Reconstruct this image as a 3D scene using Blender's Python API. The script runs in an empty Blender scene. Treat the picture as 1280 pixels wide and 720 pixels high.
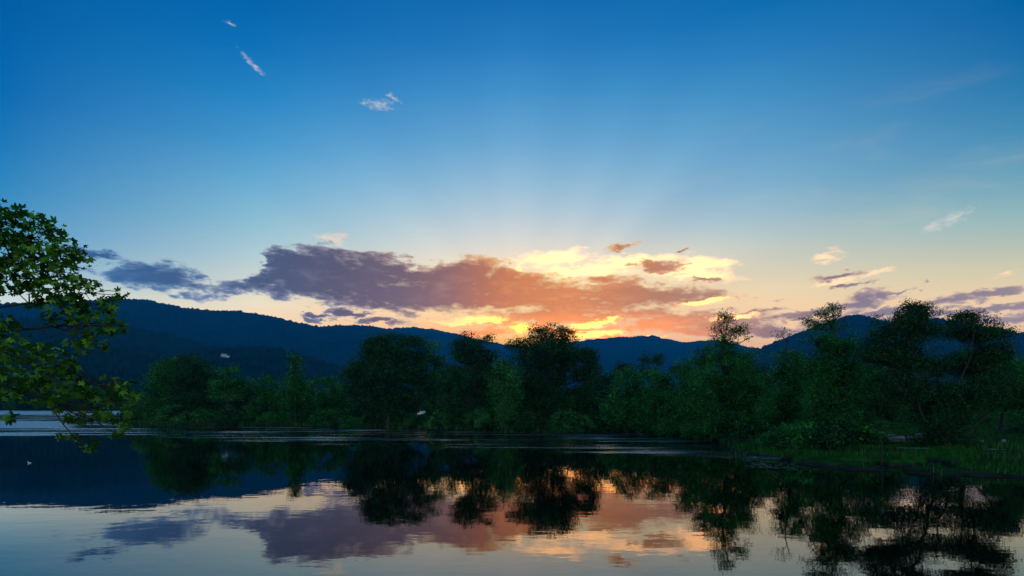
import bpy, math, random
import numpy as np
R = math.radians
rng = np.random.default_rng(7)
random.seed(7)
SC = bpy.context.scene
COL = SC.collection
F = 1280 * 20 / 36          # focal length in photograph pixels
HZ = 505                    # photograph row of the horizon
H = 4.0                     # eye height above the water

# ------------------------------------------------------------------ camera
cd = bpy.data.cameras.new('camera')
cam = bpy.data.objects.new('camera', cd); COL.objects.link(cam)
cam.location = (0, 0, H); cam.rotation_euler = (R(90), 0, 0)
cd.lens = 20; cd.sensor_width = 36; cd.shift_y = (HZ - 360) / 1280
cd.clip_start = 0.1; cd.clip_end = 30000
SC.camera = cam
SC.view_settings.view_transform = 'Standard'
SC.view_settings.look = 'None'
SC.view_settings.exposure = 0.0
SC.view_settings.gamma = 1.0
SC.view_settings.use_curve_mapping = False
cy = SC.cycles
cy.use_denoising = True
cy.max_bounces = 6; cy.diffuse_bounces = 2; cy.glossy_bounces = 3
cy.transmission_bounces = 2; cy.transparent_max_bounces = 6; cy.volume_bounces = 0
cy.sample_clamp_indirect = 4.0

HAZE_TOP, HAZE_DENS, HAZE_FAR = 860.0, 1.5e-4, 7600.0
SUN_AZ, SUN_EL = 1.2, 4.5

# ------------------------------------------------------------------ node helpers
class S:
    """a socket with arithmetic"""
    tree = None
    def __init__(s, k): s.k = k
    def __add__(a, b): return m('ADD', a, b)
    def __radd__(a, b): return m('ADD', b, a)
    def __sub__(a, b): return m('SUBTRACT', a, b)
    def __rsub__(a, b): return m('SUBTRACT', b, a)
    def __mul__(a, b): return m('MULTIPLY', a, b)
    def __rmul__(a, b): return m('MULTIPLY', b, a)
    def __truediv__(a, b): return m('DIVIDE', a, b)
    def __rtruediv__(a, b): return m('DIVIDE', b, a)
def put(sock, v):
    if isinstance(v, S): S.tree.links.new(v.k, sock)
    else: sock.default_value = v
def node(t, **kw):
    n = S.tree.nodes.new(t)
    for k, v in kw.items(): setattr(n, k, v)
    return n
def m(op, *a, clamp=False):
    n = node('ShaderNodeMath', operation=op, use_clamp=clamp)
    for i, v in enumerate(a): put(n.inputs[i], v)
    return S(n.outputs[0])
def vm(op, *a, out=0):
    n = node('ShaderNodeVectorMath', operation=op)
    for i, v in enumerate(a): put(n.inputs[i], v)
    return S(n.outputs[out])
def xyz(x, y, z):
    n = node('ShaderNodeCombineXYZ')
    for i, v in enumerate((x, y, z)): put(n.inputs[i], v)
    return S(n.outputs[0])
def sep(v):
    n = node('ShaderNodeSeparateXYZ'); put(n.inputs[0], v)
    return [S(o) for o in n.outputs]
def cmul(c, r, g, b):
    n = node('ShaderNodeCombineColor')
    for i, v in enumerate((r, g, b)): put(n.inputs[i], v)
    return mix(1.0, c, S(n.outputs[0]), 'MULTIPLY')
def step(v, a, b, smooth=True):
    n = node('ShaderNodeMapRange', interpolation_type='SMOOTHSTEP' if smooth else 'LINEAR')
    put(n.inputs['Value'], v); put(n.inputs['From Min'], a); put(n.inputs['From Max'], b)
    return S(n.outputs[0])
def mix(f, a, b, blend='MIX'):
    n = node('ShaderNodeMix', data_type='RGBA', blend_type=blend)
    put(n.inputs[0], f)
    for i, v in ((6, a), (7, b)):
        put(n.inputs[i], v if isinstance(v, S) else (*v[:3], 1))
    return S(n.outputs[2])
def noise(vec, scale, detail=4, rough=.55, dist=0, out=0, dim='3D'):
    n = node('ShaderNodeTexNoise', noise_dimensions=dim)
    if vec is not None: put(n.inputs['Vector'], vec)
    n.inputs['Scale'].default_value = scale; n.inputs['Detail'].default_value = detail
    n.inputs['Roughness'].default_value = rough; n.inputs['Distortion'].default_value = dist
    return S(n.outputs[out])
def lin(c):
    return tuple(((v / 255) / 12.92 if v <= 10 else ((v / 255 + .055) / 1.055) ** 2.4) for v in c)
def ramp(f, stops, interp='LINEAR'):
    n = node('ShaderNodeValToRGB'); cr = n.color_ramp; cr.interpolation = interp
    stops = sorted(stops)
    cr.elements[0].position = stops[0][0]; cr.elements[0].color = (*stops[0][1], 1)
    cr.elements[1].position = stops[-1][0]; cr.elements[1].color = (*stops[-1][1], 1)
    for p, c in stops[1:-1]:
        e = cr.elements.new(p); e.color = (*c, 1)
    put(n.inputs[0], f)
    return S(n.outputs[0])
def fcurve(f, pts):
    n = node('ShaderNodeFloatCurve'); c = n.mapping.curves[0]
    n.mapping.extend = 'HORIZONTAL'
    pts = sorted(pts)
    c.points[0].location = pts[0]; c.points[1].location = pts[-1]
    for p in pts[1:-1]: c.points.new(*p)
    for p in c.points: p.handle_type = 'AUTO_CLAMPED'
    n.mapping.update()
    put(n.inputs['Value'], f)
    return S(n.outputs[0])

def azel(px, py):
    a = math.atan((px - 640) / F)
    return math.degrees(a), math.degrees(math.atan((HZ - py) / F * math.cos(a)))

# ------------------------------------------------------------------ world: dusk sky with its clouds
W = bpy.data.worlds.new('World'); SC.world = W; W.use_nodes = True
S.tree = W.node_tree; W.node_tree.nodes.clear()
dirv = S(node('ShaderNodeTexCoord').outputs['Generated'])
dx, dy, dz = sep(vm('NORMALIZE', dirv))
DEG = 180 / math.pi
az = m('ARCTAN2', dx, dy) * DEG
el = m('ARCSINE', dz) * DEG
epos = m('DIVIDE', el + 3.0, 93.0, clamp=True)
def col_px(px, rows):
    st = []
    for py, c in rows: st.append(((azel(px, py)[1] + 3) / 93, lin(c)))
    top = max(st)[0]
    if top < 48 / 93: st.append((52 / 93, lin((0, 84, 156))))
    st.append((1.0, lin((0, 70, 140))))
    return st
def col_el(rows): return [((e + 3) / 93, lin(c)) for e, c in rows]
cols = [
 (-75, col_el([(0, (150, 140, 140)), (8, (140, 165, 180)), (15, (70, 130, 178)), (30, (5, 90, 160)), (90, (0, 70, 140))])),
 (azel(0, 0)[0], col_px(0, [(0, (0, 90, 163)), (60, (0, 97, 171)), (120, (6, 105, 177)), (180, (28, 120, 184)), (230, (48, 134, 190)), (280, (75, 150, 195)), (320, (105, 165, 196)), (350, (155, 192, 200)), (372, (200, 213, 204)), (420, (222, 205, 180)), (505, (200, 170, 150))])),
 (azel(320, 0)[0], col_px(320, [(0, (0, 100, 174)), (60, (12, 114, 187)), (120, (38, 134, 199)), (180, (74, 154, 208)), (230, (110, 175, 213)), (280, (146, 193, 212)), (320, (180, 206, 211)), (350, (210, 216, 202)), (380, (243, 224, 185)), (410, (252, 213, 155)), (505, (235, 180, 130))])),
 (azel(640, 0)[0], col_px(640, [(0, (20, 108, 180)), (60, (40, 126, 196)), (120, (74, 151, 209)), (180, (114, 173, 216)), (230, (155, 195, 221)), (270, (190, 210, 222)), (300, (220, 222, 218)), (330, (252, 232, 200)), (360, (255, 222, 150)), (390, (255, 194, 88)), (415, (255, 168, 46)), (440, (250, 150, 32)), (505, (240, 150, 50))])),
 (azel(960, 0)[0], col_px(960, [(0, (12, 108, 178)), (60, (40, 125, 190)), (120, (70, 146, 199)), (180, (102, 163, 205)), (230, (130, 177, 207)), (270, (158, 190, 204)), (300, (192, 204, 197)), (330, (220, 211, 183)), (360, (241, 215, 165)), (390, (248, 205, 145)), (430, (247, 190, 125)), (505, (230, 160, 110))])),
 (azel(1280, 0)[0], col_px(1280, [(0, (0, 96, 162)), (60, (25, 109, 169)), (120, (48, 127, 176)), (180, (80, 147, 183)), (230, (120, 170, 185)), (270, (155, 187, 184)), (300, (180, 193, 173)), (330, (208, 201, 162)), (360, (230, 203, 152)), (390, (240, 198, 142)), (420, (242, 190, 132)), (505, (225, 160, 115))])),
 (75, col_el([(0, (190, 160, 140)), (8, (175, 180, 170)), (15, (95, 148, 178)), (30, (8, 92, 160)), (90, (0, 70, 140))])),
]
back = col_el([(0, (175, 178, 190)), (6, (205, 205, 208)), (14, (195, 208, 215)), (30, (150, 190, 210)), (50, (70, 140, 190)), (90, (0, 80, 150))])  # unseen sky behind the camera, brightened to fill the near sides of the trees
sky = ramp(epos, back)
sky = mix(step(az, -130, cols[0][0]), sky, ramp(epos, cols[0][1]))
for (a0, _), (a1, st) in zip(cols, cols[1:]):
    sky = mix(step(az, a0, a1, False), sky, ramp(epos, st))
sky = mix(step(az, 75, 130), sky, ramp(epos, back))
# sun glow and faint crepuscular rays fanning out from the sun behind the ridge
SA, SE = azel(652, 425)
da, de = az - SA, el - SE
sd = m('SQRT', da * da + de * de)
glow = m('EXPONENT', sd * sd * (-1 / 18.0))
sky = mix(glow * 0.6, sky, lin((255, 196, 70)))
bloom = m('EXPONENT', (da * da * .28 + de * de) * (-1 / 62.0)) * step(el, 6.5, 10.5)
sky = mix(bloom * .55, sky, (1.15, .80, .52))
ang = m('ARCTAN2', da, de)
ray = noise(xyz(ang, 3.7, 0.0), 3.0, 2, .4)
rayf = (ray - 0.5) * step(sd, 6, 13) * (1.0 - step(sd, 22, 36)) * 0.42 + 1.0
sky = cmul(sky, rayf, m('POWER', rayf, .8), m('POWER', rayf, .5))

# --- clouds, described by azimuth and elevation
p0 = xyz(az, el, 0.0)
st1 = vm('MULTIPLY', p0, (0.055, 0.19, 1))
n_big = noise(st1, 1.6, 8, .62, .25)
n_mid = noise(vm('ADD', vm('MULTIPLY', p0, (0.11, 0.34, 1)), (7.3, 2.1, 0)), 2.2, 8, .6, .2)
wv = noise(vm('MULTIPLY', p0, (0.12, 0.3, 1)), 2.5, 4, .6, 0, out=1)
warp = vm('MULTIPLY', vm('SUBTRACT', wv, (.5, .5, .5)), (3.2, 1.7, 0))
wv2 = noise(vm('MULTIPLY', p0, (0.42, 1.0, 1)), 2.0, 5, .65, 0, out=1)
warp2 = vm('MULTIPLY', vm('SUBTRACT', wv2, (.5, .5, .5)), (2.6, 1.1, 0))
p = vm('ADD', vm('ADD', p0, warp), warp2)
pw = vm('ADD', p0, vm('MULTIPLY', warp2, (.45, .45, 0)))
n_fine = noise(vm('MULTIPLY', p0, (0.34, 0.85, 1)), 2.2, 6, .65, .3)
pa, pe, _ = sep(p)
def blobfield(blobs, p=p):
    """1 inside the middle of the nearest soft ellipse, 0 on its rim, negative outside (px, py, rx, ry, tilt)"""
    f = None; x_, y_, _ = sep(p); sheared = {}
    for px, py, rx, ry, rot in blobs:
        a, e = azel(px, py); c = math.cos(R(a)); rot = min((-28, -20, -9, -4, 0, 3, 6, 9, 20, 30), key=lambda t: abs(t - rot))
        k = math.tan(R(rot))
        if rot not in sheared: sheared[rot] = xyz(x_, y_ - x_ * k, 0.0) if rot else p
        sx = 1 / (rx / F * DEG * c * c); sy = 1 / (ry / F * DEG * c)
        l = vm('LENGTH', vm('MULTIPLY_ADD', sheared[rot], (sx, sy, 0), (-a * sx, -(e - k * a) * sy, 0)), out=1)
        f = l if f is None else m('MINIMUM', f, l)
    return 1.0 - f
A0, A1, E1 = -46.0, 46.0, 20.0
fa = m('DIVIDE', pa - A0, A1 - A0, clamp=True)
def edge(pts):
    o = []
    for px, py in pts:
        a, e = azel(px, py); o.append(((a - A0) / (A1 - A0), e / E1))
    return fcurve(fa, o) * E1
top = edge([(20, 352), (105, 335), (125, 330), (150, 322), (200, 322), (235, 336), (265, 347), (290, 350), (310, 340), (325, 328), (343, 306), (380, 304), (420, 303), (455, 309), (500, 318), (530, 328), (560, 323), (590, 316), (630, 320), (655, 332), (690, 341), (730, 347), (770, 343), (830, 352), (880, 362), (950, 369), (985, 378), (1100, 385)])
bot = edge([(20, 350), (105, 343), (125, 348), (150, 360), (200, 370), (235, 374), (265, 376), (300, 372), (360, 376), (400, 384), (440, 390), (480, 394), (510, 399), (560, 396), (600, 396), (640, 394), (700, 400), (800, 394), (870, 385), (950, 376), (985, 374), (1100, 375)])
fb = m('MINIMUM', m('MINIMUM', top - pe, pe - bot) * 0.62, 0.85)
dark = [
 (120, 319, 38, 8, -4), (400, 395, 26, 4, 0), (440, 391, 40, 5, 2), (395, 401, 22, 3, 0), (470, 402, 30, 4, 0),
 (660, 408, 60, 9, 3), (700, 414, 95, 8, 0), (830, 404, 130, 14, 2), (740, 398, 130, 18, 0), (690, 396, 130, 20, 0), (650, 412, 90, 10, 0), (905, 404, 110, 16, 3), (960, 412, 90, 10, 2), (880, 414, 90, 10, 0), (780, 424, 90, 6, 0), (600, 416, 60, 7, 4),
 (755, 349, 48, 8, 0), (820, 333, 36, 11, -3), (775, 312, 26, 5, 2), (885, 352, 30, 5, 0), (852, 312, 10, 3, 0),
 (1045, 343, 44, 5, 3), (1060, 358, 40, 4, 8), (1078, 376, 62, 13, 8), (1000, 394, 75, 8, 6), (1100, 392, 80, 7, 3),
 (1200, 374, 52, 10, 4), (1250, 364, 50, 6, 6), (1240, 388, 80, 6, 3), (1160, 352, 12, 3, 5), (940, 392, 60, 6, 4), (1150, 398, 110, 8, 3), (1235, 402, 100, 7, 3), (1020, 410, 100, 9, 3), (1130, 366, 30, 3, 9)]
fd = blobfield(dark)
cf = m('MAXIMUM', fb, fd)
cov = cf + (n_big - 0.5) * 1.3 + (n_mid - 0.5) * 2.1 + (n_fine - .5) * 1.3
ca = step(cov, 0.0, 0.40)
thick = step(cov, 0.10, 0.75)
azp = m('DIVIDE', az - A0, A1 - A0, clamp=True)
def azr(rows): return ramp(azp, [((azel(px, 300)[0] - A0) / (A1 - A0), lin(c)) for px, c in rows])
core = azr([(0, (42, 84, 132)), (150, (48, 84, 130)), (300, (62, 74, 106)), (420, (86, 72, 90)), (500, (112, 84, 90)), (560, (146, 94, 80)), (610, (196, 110, 46)), (660, (226, 128, 22)), (720, (228, 132, 30)), (790, (204, 124, 56)), (860, (184, 122, 74)), (960, (150, 110, 94)), (1090, (136, 116, 124)), (1280, (150, 126, 120))])
def azr_hdr(rows):
    k_ = fcurve(azp, [((azel(px, 300)[0] - A0) / (A1 - A0), v) for px, v in ((0, .0), (520, .1), (640, 1), (860, 1), (960, .35), (1280, .1))])
    c_ = azr(rows); return cmul(c_, k_ * 2.2 + 1.0, k_ * .8 + 1.0, k_ * .05 + 1.0)
thin = azr([(0, (110, 150, 185)), (200, (120, 150, 180)), (350, (150, 150, 170)), (500, (190, 160, 150)), (620, (250, 190, 120)), (700, (255, 205, 130)), (850, (245, 200, 150)), (1000, (228, 190, 155)), (1280, (215, 185, 155))])
low = step(el, 9.6, 7.4)
core = mix(low * step(az, -11, -2) * (1.0 - step(az, 9, 25)) * 0.9, core, (1.45, .39, .02))
ccol = mix(thick, thin, core)
ccol = mix(m('MAXIMUM', (n_mid - 0.55) * 1.2, 0.0), ccol, thin)
cs = (n_fine - .5) * .22 + (n_mid - .5) * .55 + 0.92
ccol = cmul(ccol, cs, cs, cs)
# lit cream puffs and wisps
light = [
 (690, 326, 56, 14, 3), (735, 340, 80, 12, 0), (880, 346, 60, 11, -3), (850, 336, 60, 12, 0), (800, 326, 70, 10, 0), (640, 338, 24, 9, 20), (625, 365, 16, 9, 30), (760, 356, 50, 6, 0), (900, 330, 40, 8, 0),
 (740, 404, 42, 5, 6), (735, 417, 40, 5, 3), (600, 400, 50, 6, 0), (668, 412, 30, 6, 0), (880, 377, 60, 5, 2), (915, 393, 50, 4, 2),
 (415, 299, 28, 5, 0), (1035, 319, 30, 9, 2), (1100, 338, 24, 4, 8), (1255, 340, 20, 6, 14), (1040, 352, 30, 6, 4)]
fl = blobfield(light)
la = step(fl + (n_mid - .5) * 1.2 + (n_big - .5) * .5 + (n_fine - .5) * 1.3, -0.1, 1.0)
lcol = azr_hdr([(0, (235, 225, 215)), (420, (235, 215, 195)), (600, (255, 226, 165)), (700, (255, 236, 192)), (860, (255, 232, 188)), (1000, (250, 226, 180)), (1280, (240, 215, 170))])
wisps = [
 (474, 131, 24, 6, -6), (492, 122, 11, 4, -20), (455, 128, 8, 3, 0), (309, 72, 13, 3.2, -28), (318, 83, 14, 3.6, -28), (288, 29, 10, 2.2, -10),
 (1188, 274, 36, 9, 20), (1165, 283, 20, 7, 10), (1200, 268, 14, 8, 30)]
fw = blobfield(wisps, pw)
n_w = noise(vm('MULTIPLY', p0, (0.8, 1.9, 1)), 2.2, 5, .65, .5)
wa = step(fw * .9 + (n_w - .5) * 2.0 + (n_fine - .5) * 1.4, -0.05, 1.25)
veil = step(noise(vm('ADD', vm('MULTIPLY', p0, (0.03, 0.1, 1)), (3.1, 9.2, 0)), 2.0, 6, .6, .5), .5, .78) * step(az, 2, 34) * step(el, 6, 12) * (1.0 - step(el, 20, 29))
sky = mix(veil * 0.16, sky, lin((235, 215, 180)))
sky = mix(wa * 0.58, sky, lin((238, 226, 216)))
sky = mix(la * 0.8, sky, lcol)
sky = mix(ca * 0.96, sky, ccol)
gaps = blobfield([(742, 404, 46, 5, 6), (735, 418, 52, 6, 2), (652, 411, 26, 7, 0), (600, 399, 46, 5, 2), (566, 404, 40, 4, 0), (880, 377, 42, 3.5, 3), (920, 396, 44, 4, 2), (800, 424, 40, 3, 2)])
ga = step(gaps + (n_mid - .5) * .9 + (n_fine - .5) * 1.1, -.02, .6)
sky = mix(ga * .9, sky, azr_hdr([(0, (250, 220, 170)), (560, (255, 214, 140)), (640, (255, 214, 98)), (740, (255, 218, 116)), (860, (255, 222, 150)), (1000, (250, 214, 160))]))
rim = ca * (1.0 - thick) * m('EXPONENT', sd * sd * (-1 / 130.0))
sky = mix(rim * 0.36, sky, lin((255, 228, 150)))
# the haze box swallows some of the low sky: the sky beyond it is that much brighter
gain = m('EXPONENT', m('MINIMUM', HAZE_TOP / m('MAXIMUM', dz, 0.02), HAZE_FAR) * HAZE_DENS)
hi = step(el, 4.5, 15.0)
sky = cmul(sky, gain * (1.0 - hi * .10), gain * (1.0 - hi * .095), gain * (1.0 - hi * .135))
nis = node('ShaderNodeTexSky', sky_type='NISHITA', sun_disc=False)
nis.sun_elevation = R(SUN_EL); nis.sun_rotation = R(SUN_AZ)
bg1 = node('ShaderNodeBackground'); put(bg1.inputs[0], sky); bg1.inputs[1].default_value = 1.0
bg2 = node('ShaderNodeBackground'); put(bg2.inputs[0], S(nis.outputs[0])); bg2.inputs[1].default_value = 0.0012
ad = node('ShaderNodeAddShader')
W.node_tree.links.new(bg1.outputs[0], ad.inputs[0]); W.node_tree.links.new(bg2.outputs[0], ad.inputs[1])
wo = node('ShaderNodeOutputWorld'); W.node_tree.links.new(ad.outputs[0], wo.inputs[0])
W.cycles.sampling_method = 'MANUAL'; W.cycles.sample_map_resolution = 1024

sl = bpy.data.lights.new('sun', 'SUN'); sun = bpy.data.objects.new('sun', sl); COL.objects.link(sun)
sl.energy = 0.12; sl.angle = R(0.5); sl.color = (1, .62, .3)
sun.rotation_euler = (R(90 - SUN_EL), 0, R(180 - SUN_AZ))      # the sun stands behind the far ridge, straight ahead

# ------------------------------------------------------------------ object helpers
def tag(o, label=None, cat=None, group=None, kind=None):
    if label: o['label'] = label
    if cat: o['category'] = cat
    if group: o['group'] = group
    if kind: o['kind'] = kind
    return o
def mesh(name, v, polys, mat, parent=None, smooth=False):
    """polys: list of (n_corners, int array [k, n_corners])"""
    me = bpy.data.meshes.new(name)
    v = np.asarray(v, dtype=np.float32)
    me.vertices.add(len(v)); me.vertices.foreach_set('co', v.ravel())
    loops = np.concatenate([a.ravel() for a in polys]) if polys else np.zeros(0, int)
    starts, tot = [], 0
    for a in polys:
        n = a.shape[1]; starts.append(tot + n * np.arange(len(a))); tot += a.size
    starts = np.concatenate(starts)
    me.loops.add(len(loops)); me.loops.foreach_set('vertex_index', loops.astype(np.int32))
    me.polygons.add(len(starts)); me.polygons.foreach_set('loop_start', starts.astype(np.int32))
    me.update(calc_edges=True)
    if smooth: me.polygons.foreach_set('use_smooth', np.ones(len(starts), bool))
    me.materials.append(mat)
    o = bpy.data.objects.new(name, me); COL.objects.link(o)
    if parent: o.parent = parent
    return o
def empty(name, loc):
    o = bpy.data.objects.new(name, None); COL.objects.link(o); o.location = loc
    o.empty_display_size = .3
    return o
class MB:
    """collects shapes for one mesh"""
    def __init__(s): s.v = []; s.q = {}; s.n = 0
    def add(s, v, *polys):
        v = np.asarray(v, float); s.v.append(v)
        for a in polys:
            a = np.asarray(a); s.q.setdefault(a.shape[1], []).append(a + s.n)
        s.n += len(v)
    def tube(s, pts, rad, n=6):
        pts = np.asarray(pts, float); k = len(pts)
        t = np.gradient(pts, axis=0); t /= np.linalg.norm(t, axis=1)[:, None] + 1e-9
        up = np.where(np.abs(t[:, 2:3]) > .9, np.array([[1., 0, 0]]), np.array([[0, 0, 1.]]))
        if np.abs(t[0, 2]) > .9: up[:] = (1., 0, 0)
        a = np.cross(t, up); a /= np.linalg.norm(a, axis=1)[:, None] + 1e-9
        b = np.cross(t, a)
        th = np.arange(n) * 2 * math.pi / n
        rad = np.broadcast_to(np.asarray(rad, float), (k,))
        v = pts[:, None] + rad[:, None, None] * (np.cos(th)[None, :, None] * a[:, None] + np.sin(th)[None, :, None] * b[:, None])
        i = np.arange(k - 1)[:, None] * n; j = np.arange(n)[None]; j2 = (j + 1) % n
        q = np.stack([i + j, i + j2, i + n + j2, i + n + j], -1).reshape(-1, 4)
        s.add(v.reshape(-1, 3), q, np.arange(n)[None, ::-1], (k - 1) * n + np.arange(n)[None])
    def box(s, c, d, rz=0, taper=1):
        x, y, z = np.array(d) / 2
        v = np.array([[sx * x * (taper if sz > 0 else 1), sy * y * (taper if sz > 0 else 1), sz * z] for sz in (-1, 1) for sx, sy in ((-1, -1), (1, -1), (1, 1), (-1, 1))])
        ca_, sa_ = math.cos(rz), math.sin(rz)
        v = v @ np.array([[ca_, sa_, 0], [-sa_, ca_, 0], [0, 0, 1]]) + np.array(c)
        s.add(v, np.array([[3, 2, 1, 0], [4, 5, 6, 7], [0, 1, 5, 4], [1, 2, 6, 5], [2, 3, 7, 6], [3, 0, 4, 7]]))
    def build(s, name, mat, parent=None, smooth=False):
        return mesh(name, np.concatenate(s.v), [np.concatenate(a) for a in s.q.values()], mat, parent, smooth)

def material(name):
    mt = bpy.data.materials.new(name); mt.use_nodes = True
    S.tree = mt.node_tree; mt.node_tree.nodes.clear()
    return mt, node('ShaderNodeOutputMaterial')
def bsdf(**kw):
    n = node('ShaderNodeBsdfPrincipled')
    for k, v in kw.items(): put(n.inputs[k.replace('_', ' ')], (*v, 1) if isinstance(v, tuple) and len(v) == 3 else v)
    return n
def link(a, b): S.tree.links.new(a, b)
def pos(): return S(node('ShaderNodeNewGeometry').outputs['Position'])
def bump(h, strength, dist):
    n = node('ShaderNodeBump'); put(n.inputs['Height'], h)
    put(n.inputs['Strength'], strength); n.inputs['Distance'].default_value = dist
    return S(n.outputs[0])
def simple(name, c1, c2, scale, rough=.8, bstr=.4, bdist=.05):
    mt, out = material(name)
    n = noise(pos(), scale, 6, .6)
    b = bsdf(Base_Color=mix(step(n, .3, .7), c1, c2), Roughness=rough, Normal=bump(n, bstr, bdist))
    link(b.outputs[0], out.inputs[0]); return mt
def leafmat(name, c1, c2, c3, clump, transl=.35):
    mt, out = material(name)
    g = node('ShaderNodeNewGeometry')
    n = noise(S(g.outputs['Position']), clump, 3, .6)
    c = mix(step(n, .40, .60), c1, c2)
    ri = S(g.outputs['Random Per Island'])
    c = mix(m('POWER', ri, 2.0) * .85, c, c3)
    c = vm('SCALE', c, (0, 0, 0), (0, 0, 0)); put(c.k.node.inputs['Scale'], m('POWER', ri, 2.0) * 1.5 + .62)
    d = bsdf(Base_Color=c, Roughness=.6, Specular_IOR_Level=.08)
    t = node('ShaderNodeBsdfTranslucent'); put(t.inputs[0], c)
    mx = node('ShaderNodeMixShader'); mx.inputs[0].default_value = transl
    link(d.outputs[0], mx.inputs[1]); link(t.outputs[0], mx.inputs[2]); link(mx.outputs[0], out.inputs[0])
    return mt
M = {}
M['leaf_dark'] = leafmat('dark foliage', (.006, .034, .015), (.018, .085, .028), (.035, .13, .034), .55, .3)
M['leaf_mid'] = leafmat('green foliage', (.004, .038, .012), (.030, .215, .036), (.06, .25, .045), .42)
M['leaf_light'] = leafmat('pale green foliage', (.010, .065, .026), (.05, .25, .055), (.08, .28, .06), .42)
M['leaf_near'] = leafmat('lobed leaf green', (.022, .10, .014), (.06, .19, .02), (.15, .31, .03), 1.6, .5)
M['bark'] = simple('bark', (.018, .016, .013), (.042, .036, .03), 9, .9, .7, .04)
M['far_bark'] = simple('grey bark', (.05, .045, .04), (.09, .08, .07), 4, .9, .3, .04)
M['stone'] = simple('pale stone', (.20, .22, .21), (.36, .37, .36), 3, .8, .5, .05)
M['wood'] = simple('weathered wood', (.045, .04, .036), (.09, .08, .07), 6, .85, .5, .01)
M['white_wall'] = simple('white painted wall', (.78, .78, .76), (.84, .84, .82), 2, .7, .05, .01)
M['roof'] = simple('grey roof', (.30, .31, .33), (.40, .41, .43), 1, .7, .1, .02)
M['pane'] = simple('window glass', (.02, .025, .03), (.03, .035, .04), 1, .1, 0, .01)
M['blue_paint'] = simple('faded blue paint', (.12, .32, .50), (.20, .42, .58), 3, .5, .1, .01)
M['feather'] = simple('white feathers', (.75, .75, .72), (.85, .85, .83), 20, .7, .1, .005)
M['beak'] = simple('orange beak', (.6, .25, .03), (.7, .3, .04), 20, .5, .05, .005)
M['path'] = simple('gravel', (.25, .24, .22), (.38, .37, .34), 5, .9, .6, .02)

# ------------------------------------------------------------------ terrain
def vnoise(x, y, seed):
    """smooth value noise"""
    xi = np.floor(x).astype(np.int64); yi = np.floor(y).astype(np.int64)
    fx = x - xi; fy = y - yi; fx = fx * fx * (3 - 2 * fx); fy = fy * fy * (3 - 2 * fy)
    def h(a, b):
        k = (a * 374761393 + b * 668265263 + seed * 1442695041) & 0xffffffff
        k = ((k ^ (k >> 13)) * 1274126177) & 0xffffffff
        k = k ^ (k >> 16)
        return (k & 0xffff) / 65535.0
    return (h(xi, yi) * (1 - fx) + h(xi + 1, yi) * fx) * (1 - fy) + (h(xi, yi + 1) * (1 - fx) + h(xi + 1, yi + 1) * fx) * fy
def fbm(x, y, seed, o=4):
    s, a, t = 0, 1, 0
    for i in range(o):
        s = s + a * vnoise(x * 2 ** i, y * 2 ** i, seed + i); t += a; a *= .5
    return s / t
RIDGES = [   # distance, front width, back width, [(px, py) of the skyline]
 (4200, 2300, 1500, [(-900, 430), (-500, 400), (-300, 386), (-100, 381), (0, 379), (80, 376), (155, 372), (185, 374), (215, 381), (250, 386), (300, 388), (350, 397), (385, 405), (400, 407), (440, 405), (460, 406), (480, 409.5), (500, 415), (530, 424), (560, 433), (600, 443), (660, 458), (760, 480), (900, 500)]),
 (6000, 2400, 1400, [(300, 450), (400, 425), (450, 413), (485, 410), (520, 408), (545, 411.5), (570, 416.5), (600, 424), (630, 430), (660, 434), (700, 429), (725, 425.5), (750, 422.5), (775, 421), (800, 419.5), (815, 418.5), (835, 423), (855, 428), (870, 426), (890, 424), (910, 427), (940, 434), (1000, 440), (1100, 452), (1300, 480)]),
 (3000, 1700, 1500, [(820, 500), (890, 462), (930, 442), (945, 436), (965, 428), (1000, 415), (1030, 404), (1060, 393.5), (1075, 392), (1095, 397), (1113, 400), (1140, 401), (1160, 399), (1177, 397), (1200, 400), (1232, 407), (1280, 416), (1400, 425), (1700, 440), (2300, 455)]),
 (2150, 900, 900, [(-900, 440), (-300, 418), (-100, 405), (0, 399), (60, 396), (100, 398), (140, 404), (200, 415), (270, 432), (330, 448), (400, 470), (470, 500)]),
 (1550, 700, 700, [(120, 490), (170, 465), (200, 452), (240, 440), (280, 434), (320, 432), (360, 437), (400, 449), (430, 460), (480, 485), (520, 500)]),
 (1350, 650, 600, [(-900, 450), (-300, 434), (-100, 426), (0, 429), (60, 427), (120, 430), (160, 434), (200, 445), (240, 456), (300, 478), (360, 500)]),
 (1500, 700, 700, [(900, 500), (1000, 480), (1100, 470), (1200, 462), (1300, 455), (1700, 450), (2300, 455)]),
]
def hill_h(a, r):
    """height of the hills at azimuth a (rad) and distance r"""
    px = 640 + F * np.tan(a); out = np.full(np.broadcast(a, r).shape, -6.0)
    x, y = r * np.sin(a), r * np.cos(a)
    sp = fbm(x / 420, y / 420, 11, 3); sp2 = fbm(x / 170, y / 170, 21, 3)
    for k, (Rk, wf, wb, pts) in enumerate(RIDGES):
        pts = np.array(pts, float)
        t = (HZ - np.interp(px, pts[:, 0], pts[:, 1])) / F
        Rl = Rk * (1 + .02 * np.sin(a * 23 + k))
        Hk = 4 + t * Rl * np.cos(a)
        s = r - Rl
        f = np.where(s < 0, np.clip(1 + s / wf, 0, 1) ** 1.25, np.exp(-(s / wb) ** 2 * 2.2))
        carve = (np.abs(sp - .5) * 1.5 + (sp2 - .5) * .4) * np.clip(-s / wf * 4, 0, 1) * .6
        out = np.maximum(out, Hk * f * (1 - np.clip(carve, -.1, .5)) - 6 * (1 - f))
    return out
naz, nr = 1300, 200
aa = np.linspace(R(-72), R(72), naz); rr = np.geomspace(700, 7700, nr)
AG, RG = np.meshgrid(aa, rr)
HG = hill_h(AG, RG)
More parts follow.
